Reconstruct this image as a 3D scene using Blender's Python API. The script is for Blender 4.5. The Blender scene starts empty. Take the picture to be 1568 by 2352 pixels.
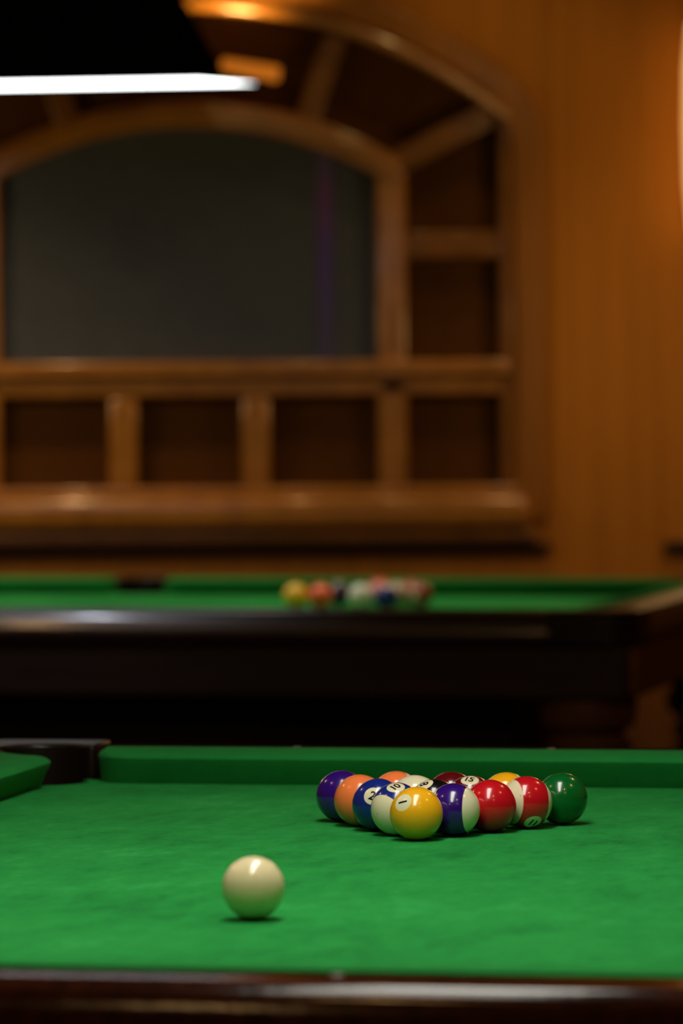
import bpy, bmesh, math, random
from mathutils import Vector, Matrix
random.seed(4)
scene = bpy.context.scene
try:
    scene.view_settings.view_transform = 'Standard'
    scene.view_settings.look = 'None'
except Exception: pass
COL = scene.collection
R = 0.0286
BED = 0.80

# ------------------------------------------------------------ materials
def srgb(r, g, b):
    f = lambda c: (c/255/12.92) if c/255 <= 0.04045 else ((c/255+0.055)/1.055)**2.4
    return (f(r), f(g), f(b), 1)

class NT:
    def __init__(s, name):
        s.m = bpy.data.materials.new(name); s.m.use_nodes = True
        s.t = s.m.node_tree; s.n = s.t.nodes; s.l = s.t.links
        s.b = s.n['Principled BSDF']
    def new(s, typ, **kw):
        n = s.n.new(typ)
        for k, v in kw.items(): setattr(n, k, v)
        return n
    def link(s, a, b): s.l.new(a, b)
    def math(s, op, a, b=None):
        n = s.new('ShaderNodeMath', operation=op)
        for i, v in enumerate((a, b)):
            if v is None: continue
            if isinstance(v, (int, float)): n.inputs[i].default_value = v
            else: s.link(v, n.inputs[i])
        return n.outputs[0]
    def mix(s, fac, a, b):
        n = s.new('ShaderNodeMix', data_type='RGBA')
        for i, v in ((0, fac), (6, a), (7, b)):
            if isinstance(v, (tuple, float, int)): n.inputs[i].default_value = v
            else: s.link(v, n.inputs[i])
        return n.outputs[2]
    def coord(s, scale=(1, 1, 1)):
        tc = s.new('ShaderNodeTexCoord'); mp = s.new('ShaderNodeMapping')
        s.link(tc.outputs['Object'], mp.inputs[0]); mp.inputs['Scale'].default_value = scale
        return mp.outputs[0]
    def noise(s, vec, scale, detail=3, rough=0.5):
        n = s.new('ShaderNodeTexNoise'); s.link(vec, n.inputs['Vector'])
        n.inputs['Scale'].default_value = scale; n.inputs['Detail'].default_value = detail
        n.inputs['Roughness'].default_value = rough
        return n.outputs['Fac']
    def ramp(s, fac, stops):
        n = s.new('ShaderNodeValToRGB'); s.link(fac, n.inputs[0])
        e = n.color_ramp.elements
        while len(e) < len(stops): e.new(0.5)
        for el, (p, c) in zip(e, stops): el.position = p; el.color = c
        return n.outputs[0]
    def bump(s, h, strength, dist):
        n = s.new('ShaderNodeBump'); s.link(h, n.inputs['Height'])
        n.inputs['Strength'].default_value = strength; n.inputs['Distance'].default_value = dist
        s.link(n.outputs[0], s.b.inputs['Normal'])
    def set(s, **kw):
        for k, v in kw.items():
            s.b.inputs[k.replace('_', ' ')].default_value = v

def mat_cloth(name, stops, zs=1):
    k = NT(name); v = k.coord((1, 1, zs))
    n1 = k.noise(v, 5, 7, 0.66); n2 = k.noise(k.coord((1, 2.2, zs)), 18, 6, 0.72)
    f = k.math('ADD', k.math('MULTIPLY', n1, 0.5), k.math('MULTIPLY', n2, 0.5))
    c = k.ramp(f, stops)
    k.link(c, k.b.inputs['Base Color'])
    k.set(Roughness=0.95, Sheen_Weight=0.08, Sheen_Roughness=0.5, Specular_IOR_Level=0.05)
    k.b.inputs['Sheen Tint'].default_value = (0.3, 1, 0.5, 1)
    k.bump(k.noise(v, 900, 2), 0.25, 0.0006)
    return k.m

def mat_wood(name, c1, c2, rough, coat=0.0, scale=(1, 1, 12), sc=3, spec=0.5):
    k = NT(name); v = k.coord(scale)
    n = k.noise(v, sc, 6, 0.6)
    k.link(k.ramp(n, [(0.3, c1), (0.7, c2)]), k.b.inputs['Base Color'])
    k.set(Roughness=rough, Coat_Weight=coat, Coat_Roughness=0.12, Specular_IOR_Level=spec)
    k.bump(n, 0.1, 0.002)
    return k.m

def mat_plain(name, c, rough=0.5, metal=0.0, emit=None, es=0, coat=0, spec=0.5):
    k = NT(name); v = k.coord()
    n = k.noise(v, 40, 3)
    d = tuple(x*0.8 for x in c[:3])+(1,)
    k.link(k.ramp(n, [(0.3, d), (0.7, c)]), k.b.inputs['Base Color'])
    k.set(Roughness=rough, Metallic=metal, Coat_Weight=coat, Specular_IOR_Level=spec)
    if emit:
        k.b.inputs['Emission Color'].default_value = emit
        k.b.inputs['Emission Strength'].default_value = es
    return k.m

IVORY = (0.86, 0.82, 0.56, 1)
def mat_ball(name, color, striped=False, disc=True):
    k = NT(name)
    tc = k.new('ShaderNodeTexCoord'); sx = k.new('ShaderNodeSeparateXYZ')
    k.link(tc.outputs['Object'], sx.inputs[0])
    def step(val, edge, w=0.0004):
        n = k.new('ShaderNodeMapRange'); k.link(val, n.inputs[0])
        n.inputs[1].default_value = edge-w; n.inputs[2].default_value = edge+w
        return n.outputs[0]
    col = color
    if striped:
        az = k.math('ABSOLUTE', sx.outputs[2])
        col = k.mix(step(az, R*0.54), color, IVORY)
    if disc:
        col = k.mix(step(sx.outputs[0], R*0.937, 0.00015), col, IVORY)
    # tiny scuffs
    n = k.noise(tc.outputs['Object'], 260, 2)
    sc = k.new('ShaderNodeMapRange'); k.link(n, sc.inputs[0])
    sc.inputs[1].default_value = 0.765; sc.inputs[2].default_value = 0.80
    dark = (0.12, 0.08, 0.05, 1)
    col = k.mix(sc.outputs[0], col, dark)
    k.link(col, k.b.inputs['Base Color'])
    k.set(Roughness=0.22, Coat_Weight=0.6, Coat_Roughness=0.07, Specular_IOR_Level=0.45)
    return k.m

M_CLOTH = mat_cloth('green_baize', [(0.37, (0.010, 0.175, 0.034, 1)), (0.47, (0.014, 0.250, 0.048, 1)), (0.56, (0.019, 0.292, 0.057, 1)), (0.65, (0.034, 0.350, 0.086, 1))])
M_CUSH = mat_cloth('cushion_baize', [(0.36, (0.011, 0.195, 0.038, 1)), (0.64, (0.016, 0.250, 0.050, 1))], 3)
M_RAIL = mat_wood('dark_lacquered_wood', (0.014, 0.004, 0.002, 1), (0.044, 0.011, 0.004, 1), 0.12, 0.0, (2, 14, 14), 4, 0.15)
M_RAIL_DULL = mat_wood('dulled_dark_wood', (0.006, 0.002, 0.001, 1), (0.018, 0.006, 0.003, 1), 0.9, 0.0, (2, 14, 14), 4, 0.02)  # far rail: same wood, darkened and dulled to drop the wall reflection
M_RAIL2 = mat_wood('polished_dark_wood', (0.006, 0.003, 0.002, 1), (0.020, 0.008, 0.005, 1), 0.3, 0.6, (2, 14, 14), 4, 0.5)
M_RAIL_WARM = mat_wood('brown_lacquered_wood', (0.10, 0.038, 0.006, 1), (0.21, 0.084, 0.013, 1), 0.5, 0.0, (2, 14, 14), 4, 0.3)
M_LEGB = mat_wood('carved_brown_wood', (0.05, 0.019, 0.005, 1), (0.11, 0.042, 0.009, 1), 0.5, 0.0, (3, 3, 8), 4, 0.3)
M_BODY = mat_wood('dark_stained_wood', (0.010, 0.004, 0.002, 1), (0.026, 0.010, 0.004, 1), 0.6, 0.0, (1, 1, 10), 3, 0.3)
M_LEATHER = mat_plain('black_leather', (0.010, 0.006, 0.004, 1), 0.33, spec=0.3)
M_WALL = mat_wood('warm_wall_panelling', (0.340, 0.138, 0.016, 1), (0.440, 0.182, 0.023, 1), 0.7, 0, (8, 8, 0.35), 2.5, 0.15)
M_CASING = mat_wood('varnished_casing', (0.22, 0.088, 0.011, 1), (0.31, 0.126, 0.015, 1), 0.45, 0.1, (6, 6, 0.6), 2.5, 0.3)
M_WALL_SHADE = mat_wood('lower_wall_shade', (0.10, 0.038, 0.007, 1), (0.18, 0.070, 0.012, 1), 0.6, 0, (6, 6, 0.6), 2.5, 0.2)
M_FRAME = mat_wood('honey_oak', (0.25, 0.106, 0.012, 1), (0.38, 0.172, 0.021, 1), 0.25, 0.7, (4, 4, 4), 3, 0.5)
M_FRAME2 = mat_wood('dark_oak', (0.13, 0.052, 0.007, 1), (0.21, 0.086, 0.011, 1), 0.35, 0.25, (4, 4, 4), 3, 0.3)
M_PANE = mat_plain('brown_panel', (0.088, 0.036, 0.008, 1), 0.9, spec=0.05)
M_GLASS = mat_plain('smoked_grey_pane', (0.064, 0.080, 0.112, 1), 0.5, spec=0.25)
M_SHADE = mat_plain('black_metal', (0.003, 0.003, 0.003, 1), 0.9, spec=0.05)
M_DIFF = mat_plain('lamp_diffuser', (0.9, 0.9, 0.9, 1), 0.5, emit=(1.0, 0.97, 0.86, 1), es=13.8)
M_DIFF2 = mat_plain('lamp_diffuser_neutral', (0.9, 0.9, 0.9, 1), 0.5, emit=(0.98, 1.0, 0.98, 1), es=7)
M_BRASS = mat_plain('brass', (0.6, 0.38, 0.12, 1), 0.3, 1.0)
M_GLOW = mat_plain('amber_glow', (0.30, 0.09, 0.012, 1), 0.6, emit=(1.0, 0.27, 0.02, 1), es=0.42, spec=0.2)
M_SIGHT = mat_plain('pearl', (0.22, 0.19, 0.16, 1), 0.4)
M_INK = mat_plain('number_ink', (0.01, 0.01, 0.012, 1), 0.3)
M_FLOOR = mat_wood('dark_carpet', (0.015, 0.007, 0.004, 1), (0.03, 0.013, 0.007, 1), 0.95, 0, (1, 1, 1), 8)
M_CEIL = mat_wood('dark_ceiling', (0.05, 0.022, 0.008, 1), (0.08, 0.035, 0.012, 1), 0.8, 0, (1, 6, 1), 2)
M_SCONCE = mat_plain('sconce_glass', (0.9, 0.6, 0.3, 1), 0.5, emit=(1.0, 0.50, 0.14, 1), es=0.95)

# ------------------------------------------------------------ helpers
def obj_from_bm(name, bm, mat, parent=None, smooth=None):
    bmesh.ops.recalc_face_normals(bm, faces=bm.faces)
    me = bpy.data.meshes.new(name); bm.to_mesh(me); bm.free()
    if mat: me.materials.append(mat)
    if smooth is not None:
        me.shade_smooth(); me.set_sharp_from_angle(angle=math.radians(smooth))
    o = bpy.data.objects.new(name, me); COL.objects.link(o)
    if parent: o.parent = parent
    return o

def bevel_mod(o, w, seg=3):
    m = o.modifiers.new('bevel', 'BEVEL'); m.width = w; m.segments = seg; m.limit_method = 'ANGLE'
    m.angle_limit = math.radians(35); m.harden_normals = False

def prism(name, pts, a, b, mat, parent=None, plane='xy', bevel=0, smooth=40):
    bm = bmesh.new()
    f = (lambda p, h: (p[0], p[1], h)) if plane == 'xy' else (lambda p, h: (p[0], h, p[1]))
    A = [bm.verts.new(f(p, a)) for p in pts]; B = [bm.verts.new(f(p, b)) for p in pts]
    n = len(pts)
    bm.faces.new(A); bm.faces.new(B)
    for i in range(n): bm.faces.new((A[i], A[(i+1) % n], B[(i+1) % n], B[i]))
    o = obj_from_bm(name, bm, mat, parent, smooth)
    if bevel: bevel_mod(o, bevel)
    return o

def box(name, x0, x1, y0, y1, z0, z1, mat, parent=None, bevel=0.004):
    return prism(name, [(x0, y0), (x1, y0), (x1, y1), (x0, y1)], z0, z1, mat, parent, 'xy', bevel)

def lathe(name, prof, mat, parent=None, seg=32, loc=(0, 0, 0), smooth=40):
    bm = bmesh.new(); rings = []
    for r, z in prof:
        rings.append([bm.verts.new((loc[0]+r*math.cos(2*math.pi*i/seg), loc[1]+r*math.sin(2*math.pi*i/seg), loc[2]+z)) for i in range(seg)])
    for a, b in zip(rings, rings[1:]):
        for i in range(seg): bm.faces.new((a[i], a[(i+1) % seg], b[(i+1) % seg], b[i]))
    bm.faces.new(rings[0]); bm.faces.new(rings[-1])
    return obj_from_bm(name, bm, mat, parent, smooth)

def empty(name, loc, rot=0, label=None, cat=None, group=None):
    e = bpy.data.objects.new(name, None); e.empty_display_size = 0.1
    e.location = loc; e.rotation_euler = (0, 0, rot); COL.objects.link(e)
    if label: e['label'] = label
    if cat: e['category'] = cat
    if group: e['group'] = group
    return e

# ------------------------------------------------------------ pool table
CB = 0.075   # cushion depth
RO = 0.165   # outer rail edge
JAW = {'c': (0.092, 0.064), 'd': (0.074, 0.050), 'm': (0.098, 0.03)}

def cushion(parent, fmap, length, ty0, ty1):
    bm = bmesh.new(); layers = []
    lay = [(0.014, 0.0385, 0.0415), (0.005, 0.0366, 0.038), (0.0, 0.0325, 0.032), (0.002, 0.027, 0.027), (0.021, 0.0, 0.0)]
    t0, r0 = JAW[ty0]; t1, r1 = JAW[ty1]; N = 10
    a = math.radians(82)
    for o, z, zb in lay:
        pts = []
        oe = lambda p: o*(1-0.85*math.sin(p)) if z < 0.02 else o*(1-0.5*math.sin(p))
        pts.append((t0-(r0-oe(a))*math.sin(a), CB, zb))
        for i in range(N+1):
            p = a*(1-i/N); q = r0-oe(p); pts.append((t0-q*math.sin(p), r0-q*math.cos(p), z))
        for i in range(N+1):
            p = a*i/N; q = r1-oe(p); pts.append((length-t1+q*math.sin(p), r1-q*math.cos(p), z))
        pts.append((length-t1+(r1-oe(a))*math.sin(a), CB, zb))
        layers.append([bm.verts.new(fmap(*p)) for p in pts])
    n = len(layers[0])
    for A, B in zip(layers, layers[1:]):
        for i in range(n): bm.faces.new((A[i], A[(i+1) % n], B[(i+1) % n], B[i]))
    bm.faces.new(layers[0]); bm.faces.new(layers[-1])
    return obj_from_bm('cushion', bm, M_CUSH, parent, 50)

RPROF = [(CB, -0.03), (CB, 0.036), (0.078, 0.0395), (0.090, 0.0400), (0.122, 0.0400), (0.134, 0.0392), (0.142, 0.0368), (0.148, 0.0325),
         (0.152, 0.0265), (0.156, 0.017), (0.160, 0.006), (RO, -0.006), (RO, -0.022), (0.160, -0.03)]
def rail(parent, fmap, t0, t1, mat):
    bm = bmesh.new()
    A = [bm.verts.new(fmap(t0, o, z)) for o, z in RPROF]; B = [bm.verts.new(fmap(t1, o, z)) for o, z in RPROF]
    n = len(A)
    for i in range(n): bm.faces.new((A[i], A[(i+1) % n], B[(i+1) % n], B[i]))
    bm.faces.new(A); bm.faces.new(B)
    return obj_from_bm('rail', bm, mat, parent, 35)

def arc(cx, cy, r, a0, a1, n):
    return [(cx+r*math.cos(math.radians(a0+(a1-a0)*i/n)), cy+r*math.sin(math.radians(a0+(a1-a0)*i/n))) for i in range(n+1)]

def pool_table(loc, rot, L, W, label, mat_rail, end_mat, sights):
    T = empty('pool_table', (loc[0], loc[1], 0), rot, label, 'pool table')
    Z = BED
    hx, hy = L/2, W/2
    segs = []
    for sg in (1, -1):
        segs.append((lambda t, o, z, sg=sg: (-hx+t, sg*(hy+o), Z+z), hx, 'd', 'm', mat_rail))
        segs.append((lambda t, o, z, sg=sg: (hx-t, sg*(hy+o), Z+z), hx, 'd', 'm', mat_rail))
        segs.append((lambda t, o, z, sg=sg: (sg*(hx+o), -hy+t, Z+z), W, 'c', 'c', end_mat if sg > 0 else mat_rail))
    AC = .018
    for f, ln, a, b, m in segs:
        cushion(T, f, ln, a, b); rail(T, f, AC, ln-(AC if b == 'c' else .085), m)
    # castings + pocket liners
    hole = arc(.035, .035, .06, -48.2, 138.2, 18)
    cpoly = [(-AC, .075), (-AC, RO)] + arc(RO-.07, RO-.07, .07, 90, 0, 10) + [(RO, -AC), (.075, -AC)] + hole
    mhole = arc(0, .065, .062, 9.5, 170.5, 14)
    mpoly = [(-.085, .075), (-.085, RO), (.085, RO), (.085, .075)] + mhole
    for sx in (1, -1):
        for sy in (1, -1):
            pc = [(sx*(hx+x), sy*(hy+y)) for x, y in cpoly]
            prism('pocket_casting', pc, Z-.03, Z+.0425, M_LEATHER, T, 'xy', 0.010)
            o = lathe('pocket', [(.059, .034), (.0585, -.02), (.05, -.025), (.02, -.027), (.019, -.029), (.0605, -.029), (.0605, .034)], M_LEATHER, T, 32,
                      (0, 0, 0))
            # keep only the back arc above bed level
            bm = bmesh.new(); bm.from_mesh(o.data)
            dele = [v for v in bm.verts if v.co.z > -0.01 and (v.co.x*sx+v.co.y*sy) < 0.012]
            bmesh.ops.delete(bm, geom=dele, context='VERTS'); bm.to_mesh(o.data); bm.free()
            o.location = (sx*(hx+.035), sy*(hy+.035), Z)
    for sy in (1, -1):
        pc = [(x, sy*(hy+y)) for x, y in mpoly]
        prism('pocket_casting', pc, Z-.03, Z+.0405, M_LEATHER, T, 'xy', 0.006)
        o = lathe('pocket', [(.061, .034), (.0605, -.02), (.05, -.025), (.02, -.027), (.019, -.029), (.0625, -.029), (.0625, .034)], M_LEATHER, T, 32)
        bm = bmesh.new(); bm.from_mesh(o.data)
        dele = [v for v in bm.verts if v.co.z > -0.01 and v.co.y*sy < 0.012]
        bmesh.ops.delete(bm, geom=dele, context='VERTS'); bm.to_mesh(o.data); bm.free()
        o.location = (0, sy*(hy+.065), Z)
    # bed
    e = 0.073
    d = math.sqrt(.055**2-(e-.035)**2)
    a0 = math.degrees(math.atan2(e-.035, -d)); 
    cn = arc(.035, .035, .055, a0, 450-a0, 12)   # from top edge to right edge through inside
    out = []
    def corner(sx, sy, rev):
        p = [(sx*(hx+x), sy*(hy+y)) for x, y in cn]
        return p[::-1] if rev else p
    dm = math.sqrt(.060**2-(e-.065)**2)
    am = math.degrees(math.atan2(e-.065, -dm))
    mid = arc(0, .065, .060, am, 540-am, 12)
    out += [(x, hy+y) for x, y in mid]
    out += corner(1, 1, False) + corner(1, -1, True)
    out += [(-x, -(hy+y)) for x, y in mid]
    out += corner(-1, -1, False) + corner(-1, 1, True)
    prism('bed', out, Z-.0285, Z, M_CLOTH, T, 'xy', 0)
    # sights
    for x, y in sights:
        lathe('rail_sight', [(.005, 0), (.005, .0010), (.0035, .0015)], M_SIGHT, T, 16, (x, y, Z+.0402))
    # body
    q = 0.145
    box('apron', -hx-q, hx+q, -hy-q, hy+q, Z-.145, Z-.0305, M_BODY, T, 0.012)
    q = -0.16
    box('under_table_shade', -hx-q, hx+q, -hy-q, hy+q, 0.16, Z-.1455, M_BODY, T, 0.01)  # added dark block filling in the shade below the table
    warm = end_mat is M_RAIL_WARM
    if warm:
        box('end_panel', hx+.1455, hx+.158, -hy-.13, hy+.13, Z-.135, Z-.035, M_RAIL_WARM, T, 0.006)
    prof = [(.055, 0), (.075, .015), (.075, .05), (.05, .07), (.055, .12), (.08, .22), (.092, .36), (.08, .43), (.060, .455), (.078, .48), (.060, .505), (.088, .53), (.094, .56), (.075, .585), (.098, .60), (.104, .63), (.104, Z-.146)]
    for sx in (1, -1):
        for sy in (1, -1):
            lathe('leg', prof, M_LEGB if (warm and sx > 0) else M_BODY, T, 28, (sx*(hx+.04), sy*(hy+.04), 0))
    return T

Y1 = math.radians(11); Y2 = math.radians(14)
u1 = Vector((math.cos(Y1), -math.sin(Y1))); v1 = Vector((math.sin(Y1), math.cos(Y1)))
L1, W1 = 1.935, 1.104
c1 = Vector((0, 5.326)) + u1*0.2046 - v1*(0.019+L1/2)
# table one: long axis points away from the camera
t1 = pool_table((c1.x, c1.y), math.pi/2-Y1, L1, W1, 'green baize pool table with dark lacquered rails holding racked balls', M_RAIL, M_RAIL_DULL,
    [(L1/2+.095, .279), (L1/2+.095, -.04), (L1/2+.095, -.36), (-L1/2-.095, -.187), (-L1/2-.095, .135)])
L2, W2 = 2.72, 1.416
t2 = pool_table((-0.684, 10.080), -Y2, L2+.02, W2, 'green baize pool table with brown end rail beside the arched wall', M_RAIL2, M_RAIL_WARM,
    [(.45, W2/2+.095), (.9, W2/2+.095), (.45, -W2/2-.095), (.9, -W2/2-.095)])

# ------------------------------------------------------------ balls
def ball_mesh(name, mat):
    bm = bmesh.new(); bmesh.ops.create_uvsphere(bm, u_segments=64, v_segments=40, radius=R)
    me = bpy.data.meshes.new(name); bm.to_mesh(me); bm.free(); me.materials.append(mat); me.shade_smooth()
    return me

def number_mesh(txt, roll):
    cu = bpy.data.curves.new('num', 'FONT'); cu.body = txt; cu.size = 0.0140 if len(txt) == 1 else 0.0125
    cu.align_x = 'CENTER'; cu.align_y = 'CENTER'; cu.offset = 0.00035
    if len(txt) > 1: cu.space_character = 0.9
    ob = bpy.data.objects.new('num', cu); COL.objects.link(ob)
    dg = bpy.context.evaluated_depsgraph_get()
    me = bpy.data.meshes.new_from_object(ob.evaluated_get(dg))
    bpy.data.objects.remove(ob)
    bm = bmesh.new(); bm.from_mesh(me); bmesh.ops.triangulate(bm, faces=bm.faces)
    for _ in range(3):
        ed = [e for e in bm.edges if e.calc_length() > 0.0015]
        if ed: bmesh.ops.subdivide_edges(bm, edges=ed, cuts=1)
        bmesh.ops.triangulate(bm, faces=bm.faces)
    # centre
    xs = [v.co.x for v in bm.verts]; ys = [v.co.y for v in bm.verts]
    cx, cy = (min(xs)+max(xs))/2, (min(ys)+max(ys))/2
    c, s = math.cos(roll), math.sin(roll); rr = R+0.00012
    for v in bm.verts:
        x, y = v.co.x-cx, v.co.y-cy
        x, y = x*c-y*s, x*s+y*c
        v.co = Vector((math.sqrt(rr*rr-x*x-y*y), x, y))
    bm.to_mesh(me); bm.free(); me.materials.clear(); me.materials.append(M_INK)
    return me

def pool_ball(num, color, loc, xdir, zdir, roll, label, striped):
    X = Vector(xdir).normalized(); Zv = Vector(zdir); Zv = (Zv-X*Zv.dot(X)).normalized(); Yv = Zv.cross(X)
    me = ball_mesh('pool_ball', mat_ball('ball_'+str(num), color, striped))
    o = bpy.data.objects.new('pool_ball', me); COL.objects.link(o)
    M = Matrix((X, Yv, Zv)).transposed().to_4x4(); M.translation = Vector(loc); o.matrix_world = M
    o['label'] = label; o['category'] = 'pool ball'; o['group'] = 'racked pool balls'
    nm = number_mesh(str(num), roll)
    n = bpy.data.objects.new('number', nm); COL.objects.link(n); n.parent = o
    return o

C = {1: (1.0, 0.50, 0.010, 1), 2: srgb(22, 42, 135), 3: srgb(205, 20, 34), 4: srgb(50, 16, 122), 5: srgb(255, 134, 72), 6: srgb(4, 98, 38),
     7: srgb(98, 12, 18), 8: srgb(14, 14, 16), 9: (1.0, 0.50, 0.010, 1), 10: srgb(22, 42, 135), 11: srgb(205, 20, 34), 12: srgb(50, 16, 122),
     13: srgb(255, 134, 72), 14: srgb(4, 98, 38), 15: srgb(98, 12, 18)}
CN = {1: 'yellow', 2: 'blue', 3: 'red', 4: 'purple', 5: 'orange', 6: 'green', 7: 'maroon', 8: 'black'}
A0 = Vector((0.0764, 4.647, BED+R)); va = Vector((0.0408, 0.0403, 0)); vb = Vector((-0.0199, 0.0538, 0))
d2r = math.radians
hid = (0.2, 0.7, -0.68)
rack = {  # num: (i, j, number direction, up or stripe axis, roll)
 1: (0, 0, (-.52, -.69, .50), (0, 0, 1), d2r(-72)),
 12: (1, 0, (.25, .9, .3), (.97, -.24, .03), 0),
 3: (2, 0, hid, (0, 0, 1), 0),
 11: (3, 0, (.23, -.64, -.73), (-.906, -.42, .05), d2r(75)),
 6: (4, 0, hid, (0, 0, 1), 0),
 10: (0, 1, (-.05, -.42, .89), (-.62, -.62, -.40), d2r(-100)),
 2: (0, 2, (-.22, -.86, .42), (0, 0, 1), d2r(-20)),
 5: (0, 3, hid, (0, 0, 1), 0),
 4: (0, 4, hid, (0, 0, 1), 0),
 8: (1, 1, (-.38, -.35, .85), (0, 0, 1), d2r(-60)),
 14: (1, 2, (.3, .9, 0), (-.05, -.30, .95), 0),
 13: (1, 3, (0, .9, -.5), (.93, -.1, .3), 0),
 15: (2, 1, (-.03, -.42, .90), (1, .2, 0), d2r(60)),
 7: (2, 2, hid, (0, 0, 1), 0),
 9: (3, 1, (.1, .8, -.3), (.98, .1, .05), 0)}
for num, (i, j, xd, zd, roll) in rack.items():
    st = num > 8
    cn = CN[num if num <= 8 else num-8]
    lab = ('glossy %s pool ball numbered %d, touching others in the rack' % (cn, num)) if not st else \
          ('ivory pool ball with %s stripe numbered %d in the rack' % (cn, num))
    pool_ball(num, C[num], A0+va*i+vb*j, xd, zd, roll, lab, st)

cue = bpy.data.objects.new('cue_ball', ball_mesh('cue_ball', mat_ball('ball_cue', (0.85, 0.76, 0.47, 1), False, False)))
COL.objects.link(cue); cue.location = (-0.0832, 3.942, BED+R+.0002)
cue['label'] = 'plain ivory cue ball resting alone on green baize'; cue['category'] = 'cue ball'

# far table balls (loose)
far = [('yellow', 679, 10.0), ('orange', 736, 9.98), ('purple', 777, 10.08), ('pale ivory', 828, 9.95), ('pink', 866, 10.12), ('dark blue', 887, 9.88),
       ('red', 872, 10.25), ('cream', 911, 10.05), ('brown', 944, 10.13), ('maroon', 965, 10.01)]
cols = {'yellow': (1.0, 0.60, 0.02, 1), 'orange': srgb(255, 105, 50), 'purple': srgb(50, 22, 70), 'pale ivory': srgb(232, 240, 218), 'pink': srgb(225, 130, 118), 'dark blue': srgb(16, 30, 125),
        'red': srgb(225, 40, 50), 'cream': srgb(200, 185, 155), 'brown': srgb(175, 75, 42), 'maroon': srgb(150, 62, 36)}
for n, px, D in far:
    o = bpy.data.objects.new('pool_ball', ball_mesh('pool_ball', mat_ball('far_ball_'+n.replace(' ', '_'), cols[n], False, True))); COL.objects.link(o)
    o.location = ((px-3.5-784)/10000*D, D, BED+R+.0002); o.rotation_euler = (random.random()*6, random.random()*6, random.random()*6)
    o['label'] = n+' pool ball in a loose cluster on the second table'; o['category'] = 'pool ball'; o['group'] = 'loose pool balls on the second table'

# ------------------------------------------------------------ pendant lamps
def lamp(loc, rot, ln, wd, label, diff, cut=0.0):
    E = empty('pendant_lamp', loc, rot, label, 'pendant lamp')
    bm = bmesh.new(); lx, wy = ln/2, wd/2
    lev = [(0, 0.0), (0, 0.008), (0.098, 0.030), (0.27, 0.34)]
    rings = []
    for ins, z in lev:
        iw = min(ins, wy)*0.6; c = cut*(1-ins/0.27)
        rings.append([bm.verts.new(p) for p in ((-lx+ins+c, -wy+iw, z), (lx-ins-c, -wy+iw, z), (lx-ins, wy-iw, z), (-lx+ins, wy-iw, z))])
    inner = [bm.verts.new(p) for p in ((-lx+.014+cut, -wy+.012, 0), (lx-.014-cut, -wy+.012, 0), (lx-.014, wy-.012, 0), (-lx+.014, wy-.012, 0))]
    inner2 = [bm.verts.new((v.co.x, v.co.y, 0.006)) for v in inner]
    for A, B in list(zip(rings, rings[1:]))+[(rings[0], inner), (inner, inner2)]:
        for i in range(4): bm.faces.new((A[i], A[(i+1) % 4], B[(i+1) % 4], B[i]))
    bm.faces.new(rings[-1])
    o = obj_from_bm('lamp_shade', bm, M_SHADE, E)
    prism('diffuser', [(-lx+.016+cut, -wy+.013), (lx-.016-cut, -wy+.013), (lx-.016, wy-.013), (-lx+.016, wy-.013)], 0.001, 0.006, diff, E)
    for s in (-1, 1):
        lathe('hanging_rod', [(.008, .341), (.008, 3.0-loc[2]-.03), (.05, 3.0-loc[2]-.028), (.05, 3.0-loc[2]-.001)], M_SHADE, E, 16, (s*ln*.25, 0, 0))
    return E
lamp((-0.02, 4.0, 2.0), math.pi/2-Y1, 1.45, 0.30, 'long black pendant lamp hanging over the racked pool table', M_DIFF)
y2 = math.radians(8)
lamp((-0.180-1.25*math.cos(y2), 10.08+1.25*math.sin(y2), 2.017), -y2, 2.5, 0.215, 'long black pendant lamp with bright white diffuser over pool table', M_DIFF2, 0.115)

# ------------------------------------------------------------ room
WY = 12.2; S = 10000/WY
def wx(px): return (px-784)/S
def wz(py): return 1.265-(py-931)/S
def struct(o, label=None):
    o['kind'] = 'structure'
    if label: o['label'] = label
    return o
CX, CY = 435, 1170
def pol(r, deg): return (wx(CX+r*math.sin(math.radians(deg))), wz(CY-r*math.cos(math.radians(deg))))
def ring_arc(r0, r1, a0, a1, n=40):
    return [pol(r1, a0+(a1-a0)*i/n) for i in range(n+1)] + [pol(r0, a1+(a0-a1)*i/n) for i in range(n+1)]
# wall with arched opening
cu = bpy.data.curves.new('w', 'CURVE'); cu.dimensions = '2D'; cu.fill_mode = 'BOTH'; cu.extrude = 0.075
def spl(pts):
    s = cu.splines.new('POLY'); s.points.add(len(pts)-1); s.use_cyclic_u = True
    for p, q in zip(s.points, pts): p.co = (q[0], q[1], 0, 1)
spl([(-4, 0), (4, 0), (4, 3.0), (-4, 3.0)])
half = 745
am = math.degrees(math.asin(half/1165))
spl([pol(1165, -am+2*am*i/60) for i in range(61)] + [(wx(CX+half), wz(1205)), (wx(CX-half), wz(1205))])
ob = bpy.data.objects.new('w', cu); COL.objects.link(ob)
me = bpy.data.meshes.new_from_object(ob.evaluated_get(bpy.context.evaluated_depsgraph_get())); bpy.data.objects.remove(ob)
me.materials.clear(); me.materials.append(M_WALL)
me.transform(Matrix.Translation((0, WY+.075, 0)) @ Matrix.Rotation(math.pi/2, 4, 'X'))
w = bpy.data.objects.new('wall_back', me); COL.objects.link(w); struct(w, 'warm orange brown panelled wall with arched opening')
def sbox(name, *a, mat=M_WALL, bevel=0, label=None):
    return struct(box(name, *a, mat, None, bevel), label)
sbox('floor', -4, 4, -2, WY+.15, -.05, 0, mat=M_FLOOR)
sbox('ceiling', -4, 4, -2, WY+.15, 3.0, 3.05, mat=M_CEIL)
sbox('wall_left', -4.1, -4, -2, WY+.15, 0, 3.0)
sbox('wall_right', 4, 4.1, -2, WY+.15, 0, 3.0)
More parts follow.
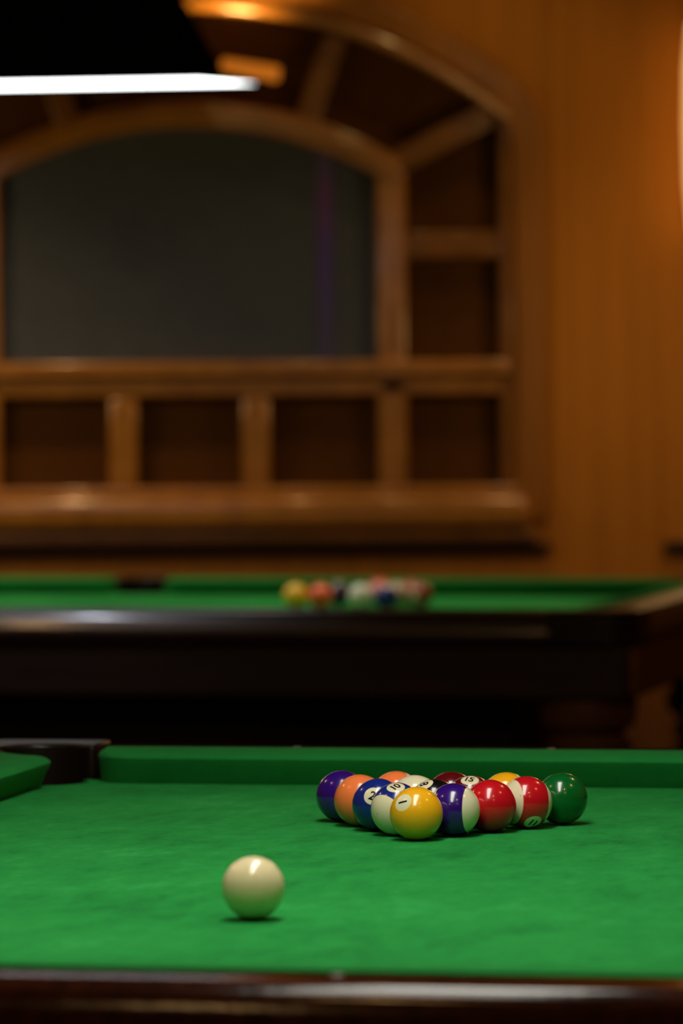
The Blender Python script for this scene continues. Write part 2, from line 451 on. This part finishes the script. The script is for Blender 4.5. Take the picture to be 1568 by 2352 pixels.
sbox('wall_front', -4, 4, -2.1, -2, 0, 3.0)
sbox('trim_1', wx(1272), wx(1512), WY-.008, WY-.001, .761, 2.999, bevel=0.006, label='flat wooden pilaster')
sbox('trim_2', wx(-420), wx(1262), WY-.05, WY-.001, wz(1266), wz(1250), mat=M_BODY, bevel=0.004, label='wooden ledge under window, coloured dark with the sill shade')  # ledge; its near-black colour also holds the shadow under the sill
sbox('trim_3', wx(1522), wx(2300), WY-.05, WY-.001, wz(1266), wz(1248), mat=M_BODY, bevel=0.004, label='dark wooden ledge')
sbox('added_shade_panel', -3.99, 3.99, WY-.03, WY-.001, .145, .76, mat=M_WALL_SHADE, bevel=0.006, label='added lower wall panel coloured dark for shade')  # added panel; shade on the lower wall is put into its colour
sbox('baseboard_back', -4, 4, WY-.05, WY-.001, 0, .14, mat=M_BODY)

Wn = empty('window_1', (0, 0, 0)); struct(Wn, 'arched window with honey oak mullions and dark panes')
def rect(name, x0, x1, ya, yb, d0, d1, mat=M_FRAME, bevel=0.009):
    return prism(name, [(wx(x0), wz(yb)), (wx(x1), wz(yb)), (wx(x1), wz(ya)), (wx(x0), wz(ya))], WY+d0, WY+d1, mat, Wn, 'xz', bevel)
def xz(name, pts, d0, d1, mat=M_FRAME, bevel=0.009): return prism(name, pts, WY+d0, WY+d1, mat, Wn, 'xz', bevel)
# backing panels and main pane
xz('panel', [pol(1160, -am+2*am*i/60) for i in range(61)] + [(wx(CX+half-4), wz(1200)), (wx(CX-half+4), wz(1200))], .070, .13, M_PANE, 0)
a1 = math.degrees(math.asin(435/885))
xz('pane', [pol(885, -a1+2*a1*i/40) for i in range(41)] + [(wx(870), wz(830)), (wx(0), wz(830))], .060, .0695, M_GLASS, 0)
xz('arch_frame', ring_arc(880, 942, -a1-2.5, a1+2.5), -.005, .10, bevel=0.010)
xz('arch_moulding', ring_arc(905, 925, -a1-2.5, a1+2.5), -.020, -.0055, bevel=0.006)
xz('outer_arch_frame', ring_arc(1146, 1174, -am, am), -.045, .10, bevel=0.010)
# broad casing: arch plus two legs as one piece, shoulders rounded
def bez(p, c, q, n=8): return [tuple((1-t)**2*Vector(p)+2*t*(1-t)*Vector(c)+t*t*Vector(q)) for t in [i/n for i in range(n+1)]]
def casing_side(r, hw):
    a = math.degrees(math.asin(hw/r)); yk = CY-math.sqrt(r*r-hw*hw)
    aa = a-5.5
    left = bez((wx(CX-hw), wz(yk+120)), (wx(CX-hw), wz(yk-4)), pol(r, -aa))
    right = bez(pol(r, aa), (wx(CX+hw), wz(yk-4)), (wx(CX+hw), wz(yk+120)))
    return [(wx(CX-hw), wz(1199))] + left[:-1] + [pol(r, -aa+2*aa*i/46) for i in range(47)] + right[1:] + [(wx(CX+hw), wz(1199))]
cas = casing_side(1245, 822) + casing_side(1178, 750)[::-1]
xz('casing', cas, -.022, -.001, M_CASING, 0.008)
for s in (1, -1):
    m = lambda x: CX+s*(x-CX)
    def r2(name, x0, x1, *a, **k):
        p, q = sorted((m(x0), m(x1))); return rect(name, p, q, *a, **k)
    r2('jamb', 1150, 1180, 262, 1130, -.01, .10, M_FRAME2)
    r2('mullion', 868, 936, 395, 1118, 0, .10, bevel=0.011)
    r2('mullion', 554, 620, 910, 1118, .0, .10, bevel=0.011)
    r2('transom', 934, 1150, 531, 597, .005, .10, M_FRAME2, bevel=0.012)
    # spokes
    def spoke(a, ra, b, rb, hw):
        p, q = Vector(pol(ra, s*a)), Vector(pol(rb, s*b)); d = (q-p).normalized(); n = Vector((-d.y, d.x))*hw
        xz('spoke', [tuple(p+n), tuple(q+n), tuple(q-n), tuple(p-n)], .01, .10, M_FRAME2)
    spoke(17, 930, 17.5, 1146, .034)
    spoke(31, 925, 37.5, 1146, .036)
rect('transom', -300, 1172, 828, 864, -.02, .10, bevel=0.009)
rect('transom', -300, 1172, 868, 908, .0, .10, bevel=0.010)
rect('sill', -310, 1190, 1116, 1140, -.03, .10, bevel=0.008)
rect('sill', -345, 1218, 1138, 1214, -.095, -.001, bevel=0.028)
rect('sill', -355, 1232, 1215, 1246, -.070, -.001, M_FRAME2, bevel=0.014)
# purple reflection in the pane, put in as a dim glowing strip
k = NT('purple_reflection'); tc = k.new('ShaderNodeTexCoord'); sz = k.new('ShaderNodeSeparateXYZ'); k.link(tc.outputs['Object'], sz.inputs[0])
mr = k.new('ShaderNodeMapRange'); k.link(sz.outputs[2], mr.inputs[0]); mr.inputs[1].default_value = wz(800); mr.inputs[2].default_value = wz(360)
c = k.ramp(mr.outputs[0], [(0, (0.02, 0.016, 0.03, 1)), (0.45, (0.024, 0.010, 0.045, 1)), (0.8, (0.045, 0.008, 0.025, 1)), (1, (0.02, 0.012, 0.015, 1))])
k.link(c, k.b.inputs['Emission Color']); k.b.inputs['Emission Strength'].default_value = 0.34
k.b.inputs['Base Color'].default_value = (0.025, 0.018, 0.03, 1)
rect('reflection_strip', 730, 768, 345, 826, .053, .059, mat=k.m, bevel=0)

# sconces
WARM = (1, .58, .22)
def sconce(px, e):
    x, z = wx(px), wz(300)
    E = empty('wall_sconce', (x, WY, z), 0, 'glowing amber glass wall sconce mounted on the wooden wall', 'wall lamp', 'amber wall sconces')
    lathe('lamp_shade', [(.05, -.32), (.07, -.29), (.082, -.16), (.085, 0), (.082, .16), (.07, .28), (.05, .31)], M_SCONCE, E, 32, (0, -.11, 0))
    lathe('bracket', [(.02, -.35), (.045, -.335), (.05, -.321)], M_BRASS, E, 24, (0, -.11, 0))
    box('backplate', -.04, .04, -.022, -.001, -.36, -.24, M_BRASS, E, 0.005)
    L = bpy.data.lights.new('sconce_light', 'POINT'); L.energy = e; L.color = WARM; L.shadow_soft_size = .1
    lo = bpy.data.objects.new('sconce_light', L); COL.objects.link(lo); lo.parent = E; lo.location = (0, -.9, -.5)
sconce(1637, 8.5); sconce(-480, 9)

# added amber glowing bar for a lit patch, with an added arch uplight
bx, bz = wx(584), wz(168)
E = empty('added_glow_bar', (bx, WY-.16, bz), 0, 'small added amber glow bar in front of the arched frame', 'wall lamp')
o = box('glow_bar', -.082, .082, -.03, .03, -.022, .018, M_GLOW, E, 0.010); o.rotation_euler = (0, d2r(9), 0)
box('added_bar_arm', -.012, .012, .031, .22, -.008, .008, M_BRASS, E, 0.002)
L = bpy.data.lights.new('arch_fill_light', 'SPOT'); L.energy = 15; L.color = (1, .55, .16); L.shadow_soft_size = .04; L.spot_size = d2r(120); L.spot_blend = .5
lo = bpy.data.objects.new('arch_fill_light', L); COL.objects.link(lo); lo.parent = E; lo.location = (-.05, -.04, .06); lo.rotation_euler = (math.pi-0.15, 0.1, 0)

# small unseen ceiling downlights; the aimed spots are added fill
COOL = (.85, .88, 1)
DL = [(-1.2, 1.2, 9, 0, WARM), (1.1, 1.4, 9, 0, WARM), (-.5, 2.6, 9, 0, WARM), (.7, 2.9, 9, 0, WARM), (-1.6, 4.6, 9, 0, WARM), (1.7, 4.4, 9, 0, WARM), (1.6, 6.5, 12, 0, WARM),
      (-2.4, 6.8, 12, 0, WARM), (-1.75, 7.7, 50, 75, COOL),  # cool spot is added, unseen, for the sheen on the second table's rail
      (.08, 9.6, 60, 34, (1, .86, .66)), (-1.02, 11.45, 64, 76, WARM), (.0, 11.45, 14, 84, WARM), (.40, 11.75, 7, 110, (1, .6, .2)), (.95, 11.3, 22, 95, WARM), (-2.3, 11.4, 20, 90, WARM)]  # added unseen spots: far balls, frame and arch highlights, back wall
for x, y, e, cone, lc in DL:
    E = empty('unseen_downlight', (x, y, 3.0), 0, 'unseen small brass recessed ceiling downlight', 'ceiling light', 'unseen ceiling downlights')
    lathe('unseen_trim_ring', [(.05, -.001), (.055, -.012), (.04, -.016), (.036, -.002)], M_BRASS, E, 24)
    L = bpy.data.lights.new('unseen_bulb', 'SPOT' if cone else 'POINT'); L.energy = e; L.color = lc; L.shadow_soft_size = .03
    if cone: L.spot_size = d2r(cone); L.spot_blend = 0.7
    lo = bpy.data.objects.new('unseen_bulb', L); COL.objects.link(lo); lo.parent = E; lo.location = (0, 0, -.06)
    if lc is COOL: lo.rotation_euler = (d2r(30), 0, 0)
    if cone == 34: lo.rotation_euler = (d2r(11), 0, 0)

wd = bpy.data.worlds.new('World'); scene.world = wd; wd.use_nodes = True
wd.node_tree.nodes['Background'].inputs[0].default_value = (0.02, 0.014, 0.01, 1); wd.node_tree.nodes['Background'].inputs[1].default_value = 0.3

# ------------------------------------------------------------ camera
cam = bpy.data.cameras.new('camera'); co = bpy.data.objects.new('camera', cam); COL.objects.link(co)
cam.sensor_fit = 'VERTICAL'; cam.sensor_height = 36; cam.sensor_width = 24; cam.lens = 10000/2352*36
cam.shift_y = -(1176-931)/2352
co.matrix_world = Matrix.Translation((0, 0, 1.265)) @ Matrix.Rotation(math.pi/2, 4, 'X') @ Matrix.Rotation(-0.008, 4, 'Z')
cam.dof.use_dof = True; cam.dof.focus_distance = 4.66; cam.dof.aperture_fstop = 5.1
cam.clip_end = 100
scene.camera = co
